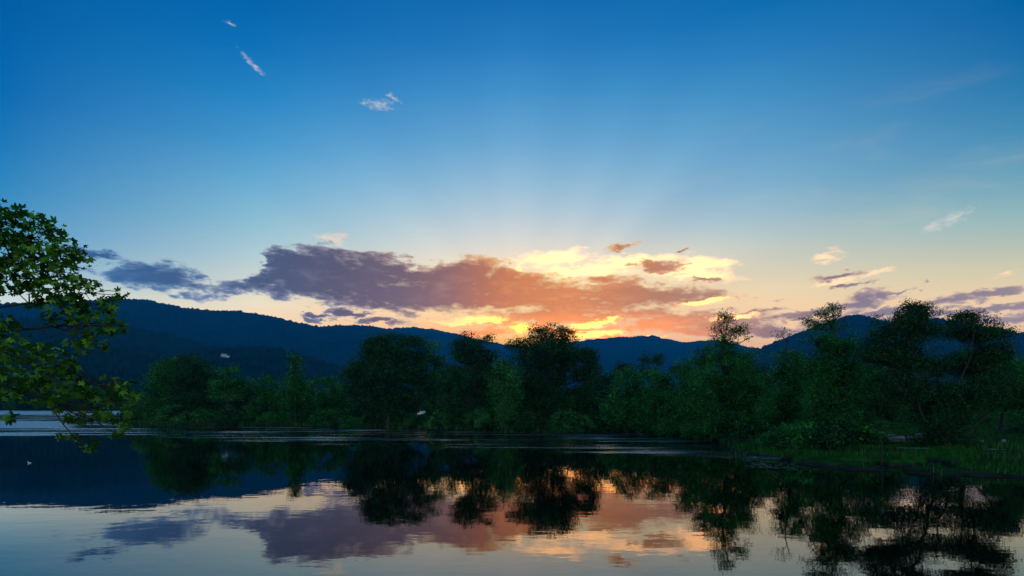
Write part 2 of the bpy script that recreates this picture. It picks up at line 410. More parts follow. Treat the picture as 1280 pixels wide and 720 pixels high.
XG, YG = RG * np.sin(AG), RG * np.cos(AG)
canopy = rng.random(HG.shape) ** 1.6
cano2 = fbm(XG / 60, YG / 60, 5, 3)
HG = HG + (canopy * 11 + cano2 * 10 - 10) * np.clip(HG / 60, 0, 1)
i = np.arange(nr - 1)[:, None] * naz; j = np.arange(naz - 1)[None]
q = np.stack([i + j, i + j + 1, i + naz + j + 1, i + naz + j], -1).reshape(-1, 4)
mt, out = material('wooded hillside')
pp = pos()
n1 = noise(pp, .035, 6, .65); n2 = noise(pp, .004, 4, .6)
c = mix(step(n1, .35, .65), (.001, .010, .007), (.005, .036, .018)); c = mix(step(n2, .4, .65) * .5, c, (.007, .05, .024))
link(bsdf(Base_Color=c, Roughness=.95, Specular_IOR_Level=.1).outputs[0], out.inputs[0])
hills = tag(mesh('hills', np.stack([XG, YG, HG], -1).reshape(-1, 3), [q], mt, smooth=False), kind='structure')

def G(px, py, z=0.0):
    """ground point seen at a photograph pixel"""
    Y = F * (H - z) / (py - HZ); return np.array([(px - 640) / F * Y, Y])
ISLAND = [G(163, 533), G(230, 534), G(300, 533), G(360, 534), G(420, 535), G(520, 538), G(620, 540), G(720, 541), G(800, 541), G(850, 546), G(880, 551), G(930, 553),
          G(912, 562), G(905, 567), G(925, 573), G(960, 579), G(1060, 588), G(1160, 592), G(1290, 598), (45, 22), (75, 14), (160, 10), (320, 60), (320, 260), (120, 215), (60, 165), (20, 150), (-20, 140), (-70, 152), (-100, 140)]
ISLAND = np.array(ISLAND)
def poly_sd(P, x, y):
    d = np.full(x.shape, 1e9); ins = np.zeros(x.shape, bool)
    for a, b in zip(P, np.roll(P, -1, 0)):
        ex, ey = b - a
        t = np.clip(((x - a[0]) * ex + (y - a[1]) * ey) / (ex * ex + ey * ey), 0, 1)
        d = np.minimum(d, np.hypot(x - a[0] - t * ex, y - a[1] - t * ey))
        with np.errstate(divide='ignore', invalid='ignore'):
            c = ((a[1] > y) != (b[1] > y)) & (x < ex * (y - a[1]) / ey + a[0])
        ins ^= c
    return np.where(ins, d, -d)
def sm(t): t = np.clip(t, 0, 1); return t * t * (3 - 2 * t)
def ground_h(x, y):
    x = np.asarray(x, float); y = np.asarray(y, float)
    w = (fbm(x / 3.0, y / 3.0, 3, 3) - .5)
    sd_ = poly_sd(ISLAND, x, y) + (w * 3.4 + (fbm(x / .9, y / .9, 61, 2) - .5) * 1.1) * np.clip(np.hypot(x, y) / 60, .5, 2)
    lump = fbm(x / 5, y / 5, 8, 3)
    h1 = np.where(sd_ > 0, .28 * sm(sd_ / 1.5) + .30 * sm(sd_ / 12) + .75 * sm((sd_ - 8) / 45) + (lump - .5) * .35 * sm(sd_ / 3) - 1.15 * sm((fbm(x / 2.6 + 9, y / 1.5, 91, 3) - .53) / .12) * sm((13 - sd_) / 5) * sm((x - 8) / 6) * sm(sd_ / 1.0), np.maximum(sd_ * .35, -1.6))
    ys = 352 + 22 * np.sin(x / 90) + 10 * np.sin(x / 31 + 1) + w * 12
    sd2 = y - ys
    h2 = np.where(sd2 > 0, .6 * sm(sd2 / 6) + sd2 * .012, np.maximum(sd2 * .2, -1.6))
    yb = 9.0 + .9 * np.sin(x / 3.1) + np.clip(-x - 6, 0, 30) * .22 + np.clip(x - 14, 0, 60) * .15 + w * 1.2
    sd3 = yb - y
    h3 = np.where(sd3 > 0, .25 * sm(sd3 / .8) + 2.2 * sm(sd3 / 8.5) + np.clip(sd3 - 9, 0, 400) * .01 + (lump - .5) * .25 * sm(sd3 / 3), np.maximum(sd3 * .4, -1.6))
    return np.maximum(np.maximum(h1, h2), h3)
a1 = np.concatenate([np.arange(-180, -66, 4.0), np.arange(-66, 66, .22), np.arange(66, 180.1, 4.0)])
r1 = np.geomspace(1.0, 1600, 400)
AG, RG = np.meshgrid(np.radians(a1), r1)
XG, YG = RG * np.sin(AG), RG * np.cos(AG)
v = np.stack([XG, YG, ground_h(XG, YG)], -1).reshape(-1, 3)
na = len(a1); i = np.arange(len(r1) - 1)[:, None] * na; j = np.arange(na - 1)[None]
q = np.stack([i + j, i + j + 1, i + na + j + 1, i + na + j], -1).reshape(-1, 4)
v = np.concatenate([v, [[0, 0, 2.45]]]); fan = np.stack([np.full(na - 1, len(v) - 1), np.arange(1, na), np.arange(na - 1)], -1)
mt, out = material('grassy ground')
pp = pos(); n1 = noise(pp, 1.2, 6, .65); n2 = noise(pp, .12, 4, .6)
c = mix(step(n1, .35, .65), (.006, .032, .008), (.016, .075, .012)); c = mix(step(n2, .45, .7) * .6, c, (.024, .17, .014))
mud = mix(step(n1, .4, .6), (.022, .02, .016), (.04, .036, .028))
pz = sep(pp)[2]
c = mix(step(pz + (n1 - .5) * .3, .05, .3), mud, c)
link(bsdf(Base_Color=c, Roughness=1.0, Specular_IOR_Level=0.0, Normal=bump(n1, .8, .12)).outputs[0], out.inputs[0])
ground = tag(mesh('ground', v, [q, fan], mt, smooth=True), kind='structure')

# water: mirror calm, with patches ruffled by the breeze far out and beside the shore
mt, out = material('lake water')
pp = pos(); wx, wy, _ = sep(pp)
rip1 = noise(vm('MULTIPLY', pp, (.9, 1.5, 1)), 1.0, 3, .5)
rip2 = noise(vm('MULTIPLY', pp, (.12, .5, 1)), 1.0, 3, .5)
fine = noise(vm('MULTIPLY', pp, (3.0, 6.0, 1)), 1.0, 3, .6)
streak = noise(vm('MULTIPLY', pp, (.035, .33, 1)), 1.0, 5, .62)
wl = wx + wy * 0.62          # left of the island
left = 1.0 - step(wx + wy * .76, -9, 3)
strip = step(wy, 70.5, 72.5) * (1.0 - step(wy, 78, 82)) + step(wy, 92, 97) * (1.0 - step(wy, 122, 140)) * 1.4 + step(wy, 205, 230)
behind = step(wy, 205, 230)
shore = step(wy + wx * .55, 62, 74) * step(streak, .50, .62) * .9
shore2 = step(wx * .42 + wy, 47, 50.5) * step(streak, .50, .61) * .9
ruf = m('MINIMUM', left * strip * step(streak, .18, .42) + behind + shore * (1.0 - step(wy, 125, 140)) + shore2, 1.0)
hgt = rip1 * 0.0026 + rip2 * 0.0045 + fine * ruf * 0.05
nrm = bump(hgt, 1.0, 1.0)
fr = node('ShaderNodeFresnel'); fr.inputs['IOR'].default_value = 2.1; put(fr.inputs['Normal'], nrm)
gl = node('ShaderNodeBsdfGlossy'); gl.inputs['Color'].default_value = (.97, .97, .97, 1); put(gl.inputs['Roughness'], ruf * .26 + .015); put(gl.inputs['Normal'], nrm)
df = node('ShaderNodeBsdfDiffuse'); df.inputs['Color'].default_value = (.0006, .0014, .0016, 1)
mx = node('ShaderNodeMixShader'); link(fr.outputs[0], mx.inputs[0]); link(df.outputs[0], mx.inputs[1]); link(gl.outputs[0], mx.inputs[2])
link(mx.outputs[0], out.inputs[0])
wv_ = np.array([[-1500, -60, 0], [1500, -60, 0], [1500, 1200, 0], [-1500, 1200, 0]])
water = tag(mesh('water', wv_, [np.array([[0, 1, 2, 3]])], mt), kind='structure')
# evening air between here and the ridges
mt, out = material('evening air')
pv = node('ShaderNodeVolumePrincipled')
pv.inputs['Color'].default_value = (.0, .27, .68, 1); pv.inputs['Density'].default_value = HAZE_DENS; pv.inputs['Anisotropy'].default_value = 0
link(pv.outputs[0], out.inputs['Volume'])
b = MB(); b.box((0, 3100, HAZE_TOP / 2 - 4), (17000, 9800, HAZE_TOP + 8))
haze = tag(b.build('haze', mt), kind='stuff')
#@@TREES@@
# ------------------------------------------------------------------ trees
def leaf_quads(c, n, size, fold=.25):
    """folded diamond leaves at centres c with normals n"""
    k = len(c)
    a = np.cross(n, rng.normal(size=(k, 3))); a /= np.linalg.norm(a, axis=1)[:, None] + 1e-9
    b = np.cross(n, a)
    L = (size * rng.uniform(.6, 1.35, k))[:, None]; w = L * rng.uniform(.32, .6, (k, 1))
    v = np.stack([c - a * L * .5, c + b * w * .5 + n * w * fold, c + a * L * .5, c - b * w * .5 + n * w * fold], 1)
    idx = np.arange(k * 4).reshape(k, 4)
    return v.reshape(-1, 3), idx
def normals(k, up=.5):
    n = rng.normal(size=(k, 3)); n[:, 2] += up * np.sign(n[:, 2] + .3)
    return n / (np.linalg.norm(n, axis=1)[:, None] + 1e-9)
def bend(p0, p1, sag=0, k=6, wob=.06):
    p0, p1 = np.array(p0, float), np.array(p1, float)
    t = np.linspace(0, 1, k)[:, None]; L = np.linalg.norm(p1 - p0)
    p = p0 + (p1 - p0) * t
    p[:, 2] += (sag * L * np.sin(math.pi * t[:, 0]))
    p[1:-1] += rng.normal(size=(k - 2, 3)) * L * wob
    return p
def grow(root, lobes, leaf, leaf_mat, base_r, fork=.45, dens=1.0, stems=None, bark='bark', droop=0, cl_r=None, trunk_top=None, limbs=True, leaf_name='crown', holes=.34):
    """crown of leaf clumps filling the lobes (local x, y, z, rx, ry, rz, density), on a trunk with limbs and twigs"""
    tb = MB(); zt = max(l[2] for l in lobes); seed_ = int(rng.integers(0, 5000))
    cx = np.average([l[0] for l in lobes], weights=[l[3] * l[5] for l in lobes])
    stems = stems or [((0, 0), (cx * .6, 0, trunk_top or zt * .8), base_r)]
    paths = []
    for (bx, by), tp, r0 in stems:
        p = bend((bx, by, -.5), tp, 0, 9, .018)
        p[0, :2] = (bx, by); p[1, :2] = p[1, :2] * .4 + np.array((bx, by)) * .6
        rad = r0 * .72 * np.linspace(1, .16, 9) ** .9; rad[0] *= 1.5; rad[1] *= 1.08
        tb.tube(p, rad, 8); paths.append((p, rad))
    C, Nn, tips = [], [], []
    for lb in lobes:
        x, y, z, rx, ry, rz = lb[:6]; d = lb[6] if len(lb) > 6 else 1.0
        cr = cl_r or leaf * 2.9
        vol = rx * ry * rz
        ncl = int(max(4, dens * d * 14 * (vol / cr ** 3) ** .70))
        u = rng.normal(size=(ncl, 3)); u /= np.linalg.norm(u, axis=1)[:, None]
        rad_ = rng.uniform(.05, 1, ncl) ** .42 * rng.uniform(.78, 1.24, ncl)
        cc = np.array((x, y, z)) + u * rad_[:, None] * np.array((rx, ry, rz))
        cc = cc[cc[:, 2] > .15]
        kk = max(leaf * 6.5, .8); nz = fbm(cc[:, 0] / kk + cc[:, 1] / kk * .2 + seed_ % 97, cc[:, 2] / kk * 1.25 + seed_ % 53, 77, 2)
        cc = cc[nz > (holes + .07 if z > zt * .72 else holes)]
        if not len(cc): cc = np.array([[x, y, max(z, .3)]])
        for c in cc:
            s = cr * rng.uniform(.5, 1.3); nl = int(rng.integers(26, 56) * (s / cr) ** 1.5) + 6
            o = np.clip(rng.normal(size=(nl, 3)), -1.7, 1.7) * s * np.array((.62, .62, .42))
            if droop: o[:, 2] -= np.abs(rng.normal(size=nl)) * s * droop
            C.append(c + o); Nn.append(normals(nl))
        if limbs:
            bp, br = min(paths, key=lambda P: np.abs(P[0][-1] - np.array((x, y, z)))[0] + .3 * np.abs(P[0][-1][2] - z))
            zf = max(min(z - rz * .3 - abs(x - bp[0, 0]) * .55, bp[-1, 2] * .95), bp[-1, 2] * .22)
            f = np.interp(zf, bp[:, 2], np.arange(len(bp)))
            st = np.array([np.interp(f, np.arange(len(bp)), bp[:, q_]) for q_ in range(3)]); r0 = np.interp(f, np.arange(len(bp)), br) * .5
            L = bend(st, (x, y, z + rz * .3), .05, 6, .04); tb.tube(L, np.linspace(r0 + .012, r0 * .25 + .022, 6), 5)
            for c in cc[rng.permutation(len(cc))[:min(len(cc), 20)]]:
                f = rng.integers(2, 6); tb.tube(bend(L[f], c, .03, 4, .05), np.linspace(r0 * .3 + .016, .012, 4), 3)
    C = np.concatenate(C); Nn = np.concatenate(Nn)
    C[:, 2] = np.maximum(C[:, 2], .04)
    v, idx = leaf_quads(C, Nn, leaf)
    cr_ = mesh(leaf_name, v, [idx], M[leaf_mat], root)
    tr = tb.build('trunk', M[bark], root, True)
    return cr_, tr
def zg(x, y): return float(ground_h(np.array([x]), np.array([y]))[0])
def traced(name, Y, bpx, lobes, label, leaf=.2, mat='leaf_mid', base_r=.25, cat='tree', group=None, stems=None, trunk_top=None, **kw):
    """a tree at distance Y whose lobes are given in photograph pixels (px, py, rx, ry[, density])"""
    bx = (bpx - 640) / F * Y; g = zg(bx, Y); s = Y / F
    root = tag(empty(name, (bx, Y, g)), label, cat, group)
    def loc(px, py): return ((px - bpx) * s, H + (HZ - py) * s - g)
    L = []
    for l in lobes:
        x, z = loc(l[0], l[1]); rx, rz = l[2] * s, l[3] * s
        ry = max(rx, rz) * .85
        L.append((x, rng.uniform(-.35, .35) * rx, z, rx, min(ry, 4.5), rz) + tuple(l[4:5]))
    st = None
    if stems: st = [((loc(a, 0)[0], rng.uniform(-.2, .2)), (loc(b, 0)[0], rng.uniform(-1, 1), loc(0, c)[1]), r) for a, b, c, r in stems]
    tt = loc(0, trunk_top)[1] if trunk_top else None
    grow(root, L, leaf, mat, base_r, stems=st, trunk_top=tt, **kw)
    return root

# --- the island's trees, left to right
traced('tree', 112, 214, [(204, 478, 24, 20), (222, 462, 24, 15), (196, 500, 20, 20), (228, 490, 25, 24), (212, 512, 30, 14)], 'round dark tree at the left tip of the far bank, its lower half', .30, 'leaf_mid', .35, holes=.27)
traced('tree', 108, 240, [(238, 456, 21, 12), (246, 474, 28, 24), (254, 496, 26, 26), (262, 478, 20, 20), (240, 512, 28, 14)], 'tallest broad dark tree of the clump at the left tip of the far bank', .30, 'leaf_dark', .4, holes=.27)
traced('tree', 102, 283, [(285, 467, 20, 13), (298, 482, 14, 16), (274, 486, 13, 14), (288, 478, 16, 14)], 'tree with a dark bare stem showing below its crown, right edge of the left clump', .28, 'leaf_mid', .28, trunk_top=462)
traced('tree', 106, 334, [(335, 482, 14, 14), (330, 502, 17, 15), (340, 496, 12, 20)], 'short tree just left of the narrow spire-shaped tree', .28, 'leaf_mid', .22)
traced('tree', 102, 369, [(369, 448, 5, 9), (369, 461, 9, 12), (369, 478, 13, 17), (366, 500, 18, 19), (382, 494, 13, 17)], 'narrow tree tapering to a pointed top like a spire', .28, 'leaf_mid', .28, trunk_top=445, holes=.22)
traced('tree', 112, 402, [(400, 488, 16, 16), (414, 480, 12, 12), (424, 494, 18, 18), (398, 505, 16, 15)], 'low soft green tree between the spire-shaped tree and the broad dark tree', .28, 'leaf_mid', .25)
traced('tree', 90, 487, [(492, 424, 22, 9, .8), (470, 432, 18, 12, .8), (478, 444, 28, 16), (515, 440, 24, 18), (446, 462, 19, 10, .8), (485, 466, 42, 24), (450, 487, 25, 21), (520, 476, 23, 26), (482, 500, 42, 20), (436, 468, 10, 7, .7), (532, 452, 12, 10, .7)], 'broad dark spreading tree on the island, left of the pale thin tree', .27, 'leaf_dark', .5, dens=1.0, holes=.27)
traced('tree', 94, 543, [(541, 434, 11, 11, .55), (535, 452, 13, 14, .55), (550, 458, 13, 16, .55), (541, 478, 15, 18, .55), (546, 502, 14, 12, .6)], 'thin pale see-through tree with upright branches, right of the broad dark tree', .26, 'leaf_light', .2, trunk_top=426)
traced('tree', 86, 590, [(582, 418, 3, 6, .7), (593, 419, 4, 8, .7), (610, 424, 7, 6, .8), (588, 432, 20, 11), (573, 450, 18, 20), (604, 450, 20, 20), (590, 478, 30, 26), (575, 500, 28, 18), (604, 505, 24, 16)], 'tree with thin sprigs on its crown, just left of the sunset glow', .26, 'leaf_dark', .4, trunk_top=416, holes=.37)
traced('willow', 82, 632, [(629, 456, 14, 13, .8), (622, 476, 11, 22, .8), (640, 478, 12, 26, .8), (632, 500, 14, 16, .7)], 'pale drooping willow between two dark trees under the sunset', .24, 'leaf_light', .22, droop=2.2)
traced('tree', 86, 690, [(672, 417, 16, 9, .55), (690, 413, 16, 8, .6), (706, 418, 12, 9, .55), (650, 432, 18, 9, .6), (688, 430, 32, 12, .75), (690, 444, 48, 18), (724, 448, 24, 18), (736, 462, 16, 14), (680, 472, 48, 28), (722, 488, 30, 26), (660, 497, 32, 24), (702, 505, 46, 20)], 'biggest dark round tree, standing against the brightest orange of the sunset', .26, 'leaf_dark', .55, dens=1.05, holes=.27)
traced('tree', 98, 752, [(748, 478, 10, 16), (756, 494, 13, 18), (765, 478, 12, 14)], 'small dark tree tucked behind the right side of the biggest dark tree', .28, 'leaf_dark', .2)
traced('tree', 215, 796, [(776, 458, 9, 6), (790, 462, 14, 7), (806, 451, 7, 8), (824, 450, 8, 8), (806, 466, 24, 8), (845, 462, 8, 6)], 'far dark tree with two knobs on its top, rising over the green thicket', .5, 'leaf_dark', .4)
traced('tree', 78, 785, [(785, 478, 20, 17), (773, 502, 20, 20), (795, 505, 22, 22), (780, 520, 26, 12)], 'leftmost tree of the mid green thicket right of the biggest dark tree', .24, 'leaf_mid', .25)
traced('tree', 74, 824, [(820, 476, 20, 17), (832, 490, 22, 22), (815, 508, 24, 22), (842, 512, 22, 22), (826, 527, 34, 12)], 'bushy mid green tree in the middle of the thicket, without a bare trunk', .23, 'leaf_mid', .28)
traced('tree', 70, 858, [(856, 464, 14, 13), (862, 484, 20, 20), (850, 508, 26, 24), (870, 515, 24, 22), (852, 532, 36, 14)], 'rounded green tree standing left of the tallest thin-topped tree', .23, 'leaf_mid', .28)
traced('tree', 62, 908, [(902, 392, 9, 7, .35), (912, 398, 8, 8, .4), (899, 410, 10, 10, .42), (914, 414, 11, 10, .42), (930, 412, 8, 8, .4), (938, 424, 7, 8, .4), (904, 428, 14, 10, .6), (924, 430, 13, 10, .6), (890, 446, 22, 16), (922, 448, 26, 18), (905, 470, 38, 24), (880, 500, 34, 32), (932, 498, 28, 32), (905, 528, 46, 20)], 'tallest tree of the middle, its thin upper crown open against the sky', .2, 'leaf_mid', .4, trunk_top=418, dens=1.1, holes=.33)
traced('tree', 57, 986, [(976, 419, 7, 4, .6), (988, 417, 6, 5, .6), (984, 432, 11, 9, .8), (994, 446, 14, 12), (975, 458, 16, 16), (996, 470, 16, 20), (984, 495, 28, 28), (968, 515, 24, 20), (1000, 520, 24, 20)], 'slim tree ending in a small sprig, left of the tree with knobbly upright leaders', .19, 'leaf_mid', .28, trunk_top=422, holes=.41)
traced('tree', 49, 1042, [(1012, 402, 5, 7, .8), (1019, 408, 7, 8, .8), (1030, 391, 6, 8, .8), (1040, 386, 6, 5, .8), (1049, 390, 6, 8, .8), (1057, 397, 5, 8, .8), (1036, 408, 15, 12, .9), (1052, 415, 12, 12, .9), (1030, 430, 18, 14), (1048, 440, 22, 18), (1016, 430, 13, 15), (1062, 430, 13, 16), (1028, 462, 26, 22), (1056, 470, 28, 26), (1026, 500, 26, 26), (1056, 510, 32, 26), (1035, 535, 34, 20), (1068, 545, 26, 18)], 'tall upright tree with knobbly leaders sticking up at its top', .17, 'leaf_mid', .32, trunk_top=412, holes=.39)
traced('tree', 52, 1096, [(1088, 458, 16, 14), (1102, 466, 18, 16), (1082, 484, 22, 20), (1108, 492, 24, 24), (1094, 512, 28, 20), (1116, 520, 20, 16)], 'paler leafy tree between the knobbly tall tree and the forked spreading tree', .17, 'leaf_light', .22, holes=.42)
traced('tree', 44, 1186, [(1132, 386, 14, 7, 1), (1148, 384, 12, 7, 1), (1140, 396, 26, 11, 1.1), (1126, 408, 34, 15, 1.1), (1110, 426, 30, 15, 1.1), (1097, 442, 26, 12, 1.1), (1152, 416, 26, 18, .9), (1130, 446, 34, 13, 1),
    (1202, 397, 14, 7, 1), (1216, 395, 12, 6, 1), (1212, 408, 30, 13, 1.1), (1232, 424, 28, 14, 1.1), (1198, 424, 20, 15, .9), (1242, 442, 30, 12, 1.1), (1212, 444, 30, 12, 1), (1170, 458, 32, 12, .8), (1140, 466, 30, 13, .9), (1220, 460, 34, 14, .9), (1150, 492, 40, 18), (1205, 494, 42, 20), (1250, 482, 28, 16), (1180, 525, 36, 22), (1198, 552, 28, 18), (1170, 555, 26, 16)],
    'wide forked tree of several dark stems on the right bank, its base in shrub', .155, 'leaf_dark', .3,
    holes=.35, stems=[(1184, 1142, 402, .22), (1188, 1206, 412, .20), (1180, 1112, 440, .16), (1192, 1232, 440, .17), (1186, 1168, 440, .15), (1190, 1256, 480, .12)])
traced('tree', 62, 1252, [(1238, 454, 26, 12), (1262, 460, 26, 15), (1285, 472, 26, 20), (1246, 476, 36, 18), (1275, 494, 34, 20), (1238, 500, 30, 16)], 'dome-shaped tree behind the right side of the forked spreading tree', .2, 'leaf_mid', .35)
traced('sapling', 37.5, 1103, [(1103, 528, 10, 10, .4), (1097, 540, 7, 8, .35), (1109, 545, 7, 7, .3)], 'thin bare-stemmed sapling at the water edge of the right bank', .12, 'leaf_mid', .10, trunk_top=520)
for px, Y, py, w, hgt_, lab in [
    (945, 84, 478, 30, 36, 'dark tree seen in the gap left of the slim sprig-topped tree'), (1010, 86, 472, 34, 38, 'dark tree behind the gap left of the knobbly tall tree'),
    (1075, 90, 470, 30, 36, 'dark tree behind the gap between the knobbly and the paler tree'), (1130, 95, 488, 36, 26, 'low dark tree behind the forked tree, on its left'),
    (1180, 98, 492, 36, 22, 'low dark tree right behind the stems of the forked tree'), (1228, 92, 492, 36, 22, 'low dark tree behind the grass at the far right'), (1290, 88, 484, 40, 30, 'dark tree at the right edge of the view, beyond the dome-shaped tree'),
    (310, 118, 494, 18, 14, 'low dark tree between the left clump and the short tree'), (560, 112, 470, 26, 30, 'dark tree behind the pale thin tree'),
    (620, 110, 468, 24, 30, 'dark tree behind the pale drooping willow'), (885, 95, 480, 34, 34, 'dark tree behind the foot of the tallest thin-topped tree'), (732, 112, 492, 26, 18, 'low dark tree behind the biggest dark tree')]:
    traced('tree', Y, px, [(px - w * .4, py + 4, w * .6, hgt_ * .6), (px + w * .4, py - 3, w * .55, hgt_ * .62), (px, py + hgt_ * .45, w, hgt_ * .6)], lab, .3, 'leaf_dark', .3)
# trees of the right bank beyond the picture's edge, lower and thinner
traced('tree', 46, 1400, [(1385, 420, 40, 22), (1420, 440, 45, 28), (1395, 470, 55, 30), (1410, 510, 55, 30)], 'green tree on the right bank just outside the right edge', .2, 'leaf_mid', .35)

# --- bushes along the water
def bush_proto(mat, lobes, leaf):
    root = empty('bush', (0, 0, 0)); grow(root, lobes, leaf, mat, .05, dens=1.0, leaf_name='leaves', trunk_top=.8, cl_r=.3); return root
def copy_tree(o):
    c = o.copy(); COL.objects.link(c)
    for ch in list(o.children):
        d = ch.copy(); COL.objects.link(d); d.parent = c
    return c
def place(o, x, y, s, rz, sz=1.0):
    o.location = (x, y, zg(x, y) - .05); o.rotation_euler = (0, 0, rz); o.scale = (s, s, s * sz)
protos = [bush_proto('leaf_mid', [(0, 0, .7, 1.1, 1, .7), (.7, .2, .5, .9, .8, .5), (-.8, .1, .55, .8, .8, .55)], .2),
          bush_proto('leaf_light', [(0, 0, .9, .8, .8, .9), (.5, 0, .5, .8, .7, .5), (-.5, .2, .4, .7, .7, .45)], .18),
          bush_proto('leaf_dark', [(0, 0, .8, 1.2, 1, .8), (.9, 0, .6, .9, .9, .6), (-1, 0, .5, .9, .8, .5), (.2, .3, 1.2, .7, .7, .5)], .2)]
used = [0, 0, 0]
def bush(px, Y, s, k, label, group=None, sz=1.0):
    o = protos[k] if not used[k] else copy_tree(protos[k]); used[k] += 1
    place(o, (px - 640) / F * Y, Y, s, rng.uniform(0, 6.3), sz); tag(o, label, 'bush', group)
    return o
for px in list(range(180, 300, 14)) + list(range(310, 425, 15)):
    bush(px + rng.uniform(-5, 5), rng.uniform(101, 112), rng.uniform(1.0, 1.9), int(rng.integers(0, 3)), 'low bush under the trees on the left half of the island shore', 'low bushes along the left half of the island shore')
for px in range(430, 860, 11):
    bush(px + rng.uniform(-5, 5), float(np.interp(px, [430, 620, 800, 860], [92, 83, 79, 70])) + rng.uniform(0, 5), rng.uniform(.8, 1.75), int(rng.integers(0, 3)), 'low bush along the middle shore, below the sunset', 'low bushes along the middle shore')
for k, (px, Y, s) in enumerate([(868, 65, 1.3), (890, 64, 1.5), (915, 63, 1.2), (938, 58, 1.5), (1010, 47, 1.4), (1040, 46, 1.3), (1068, 48, 1.4)]):
    bush(px, Y, s, (0, 2)[k % 2], 'dark low bush at the foot of the tall trees right of the sunset', 'low bushes at the foot of the tall right trees')
for px in range(182, 1300, 13):
    if 288 < px < 318 or 384 < px < 412 or 503 < px < 534: continue
    for Yb in (float(np.interp(px, [180, 600, 800, 900, 1300], [122, 108, 92, 84, 86])), float(np.interp(px, [180, 600, 800, 900, 1300], [130, 124, 112, 104, 104]))):
        bush(px + rng.uniform(-6, 6), Yb + rng.uniform(-4, 4), rng.uniform(1.5, 2.5), int(rng.integers(0, 3)), 'bush of the dark undergrowth behind the trees, away from the water edge', 'undergrowth behind the front trees', rng.uniform(.9, 1.3))
traced('shrub', 46.5, 975, [(962, 556, 18, 14), (985, 548, 24, 18), (978, 562, 32, 14), (1000, 560, 16, 14), (955, 566, 14, 8)], 'broad rounded shrub at the tip of the right grass bank, beside the inlet', .15, 'leaf_mid', .06, cat='bush')
traced('shrub', 80, 1250, [(1225, 525, 18, 12), (1245, 530, 22, 12), (1268, 522, 24, 14)], 'soft green shrub beyond the bright grass at the far right', .2, 'leaf_mid', .08, cat='bush')
traced('shrub', 56, 1275, [(1268, 541, 14, 8), (1285, 539, 16, 9)], 'dark shrub on the grass at the right edge of the view', .16, 'leaf_dark', .06, cat='bush')
traced('shrub', 82, 604, [(603, 520, 5, 9), (607, 524, 7, 8), (598, 525, 6, 6)], 'small brighter green shrub below the drooping willow', .2, 'leaf_light', .04, cat='bush')

# --- the wood on the far shore
far = []
for k in range(4):
    r_ = empty('tree', (0, 0, 0))
    lob = [(0, 0, 7, 4.2, 3.6, 3.6), (1.8, .5, 5, 3.4, 3, 3), (-2.2, 0, 5.2, 3.2, 3, 2.8), (.3 * k, 0, 9 + k * .8, 2.6, 2.4, 2.4), (0, 0, 2.4, 4.4, 3.5, 2.2)]
    grow(r_, lob, .75, ('leaf_dark', 'leaf_mid', 'leaf_dark', 'leaf_mid')[k], .3, cl_r=1.3, limbs=False)
    far.append(r_)
nf = [0] * 4
def far_tree(x, y, s):
    k = int(rng.integers(0, 4)); o = far[k] if not nf[k] else copy_tree(far[k]); nf[k] += 1
    place(o, x, y, s, rng.uniform(0, 6.3), rng.uniform(.9, 1.15))
    tag(o, 'dark tree of the distant wood lining the far shore beyond the lake', 'tree', 'trees of the wood on the far shore')
for x in np.arange(-420, 260, 7.5):
    y = 352 + 22 * math.sin(x / 90) + 10 * math.sin(x / 31 + 1)
    far_tree(x + rng.uniform(-2, 2), y + rng.uniform(4, 10), rng.uniform(.62, .95))
    if rng.random() < .75: far_tree(x + rng.uniform(-3, 3), y + rng.uniform(16, 45), rng.uniform(.9, 1.35))

# ------------------------------------------------------------------ the near tree whose branches reach into the view from the left
def lobed_leaf():
    """five-lobed leaf outline, stalk at the origin, tip along +y"""
    pts = []
    for k in range(5):
        a = R(90 + (k - 2) * -58); L = (1.0, .95, .82)[abs(k - 2)]
        a0 = a + R(29)
        pts.append((.5 * math.cos(a0), .5 * math.sin(a0) + .25))
        pts.append((.78 * L * math.cos(a + .27), .78 * L * math.sin(a + .27) + .25))
        pts.append((L * math.cos(a), L * math.sin(a) + .25))
        pts.append((.78 * L * math.cos(a - .27), .78 * L * math.sin(a - .27) + .25))
    pts.append((.2, .05)); pts.append((-.2, .05))
    return np.array(pts) * .5
LEAF = lobed_leaf(); NL = len(LEAF)
near = tag(empty('sweetgum_tree', (-13.2, 9.2, zg(-13.2, 9.2))), 'near tree reaching leafy branches into the view from the left edge', 'tree')
g0 = np.array(near.location)
nb = MB(); leaves_c, leaves_t, leaves_s = [], [], []
trunk_p = np.array([(-13.2, 9.2, g0[2] - .4), (-13.1, 9.2, g0[2] + .6), (-13.0, 9.1, 3.6), (-12.8, 9.1, 5.2), (-12.7, 9.0, 7.0), (-12.6, 9.0, 9.0), (-12.4, 8.9, 11.5)])
nb.tube(trunk_p - g0, [.42, .3, .26, .23, .19, .15, .08], 10)
def W3(px, py, Y=8.0): return np.array([(px - 640) / F * Y, Y, H + (HZ - py) / F * Y])
def leafcluster(c, r, n, lsz=.115, back=None):
    for _ in range(n):
        o = np.clip(rng.normal(size=3), -1.5, 1.5) * r * np.array((.54, .9, .5))
        leaves_c.append(c + o)
        t = rng.normal(size=3) * .8 + o / (r + 1e-6) * .6 + np.array((.35, 0, -.35)); leaves_t.append(t / np.linalg.norm(t)); leaves_s.append(lsz * rng.uniform(.6, 1.3))
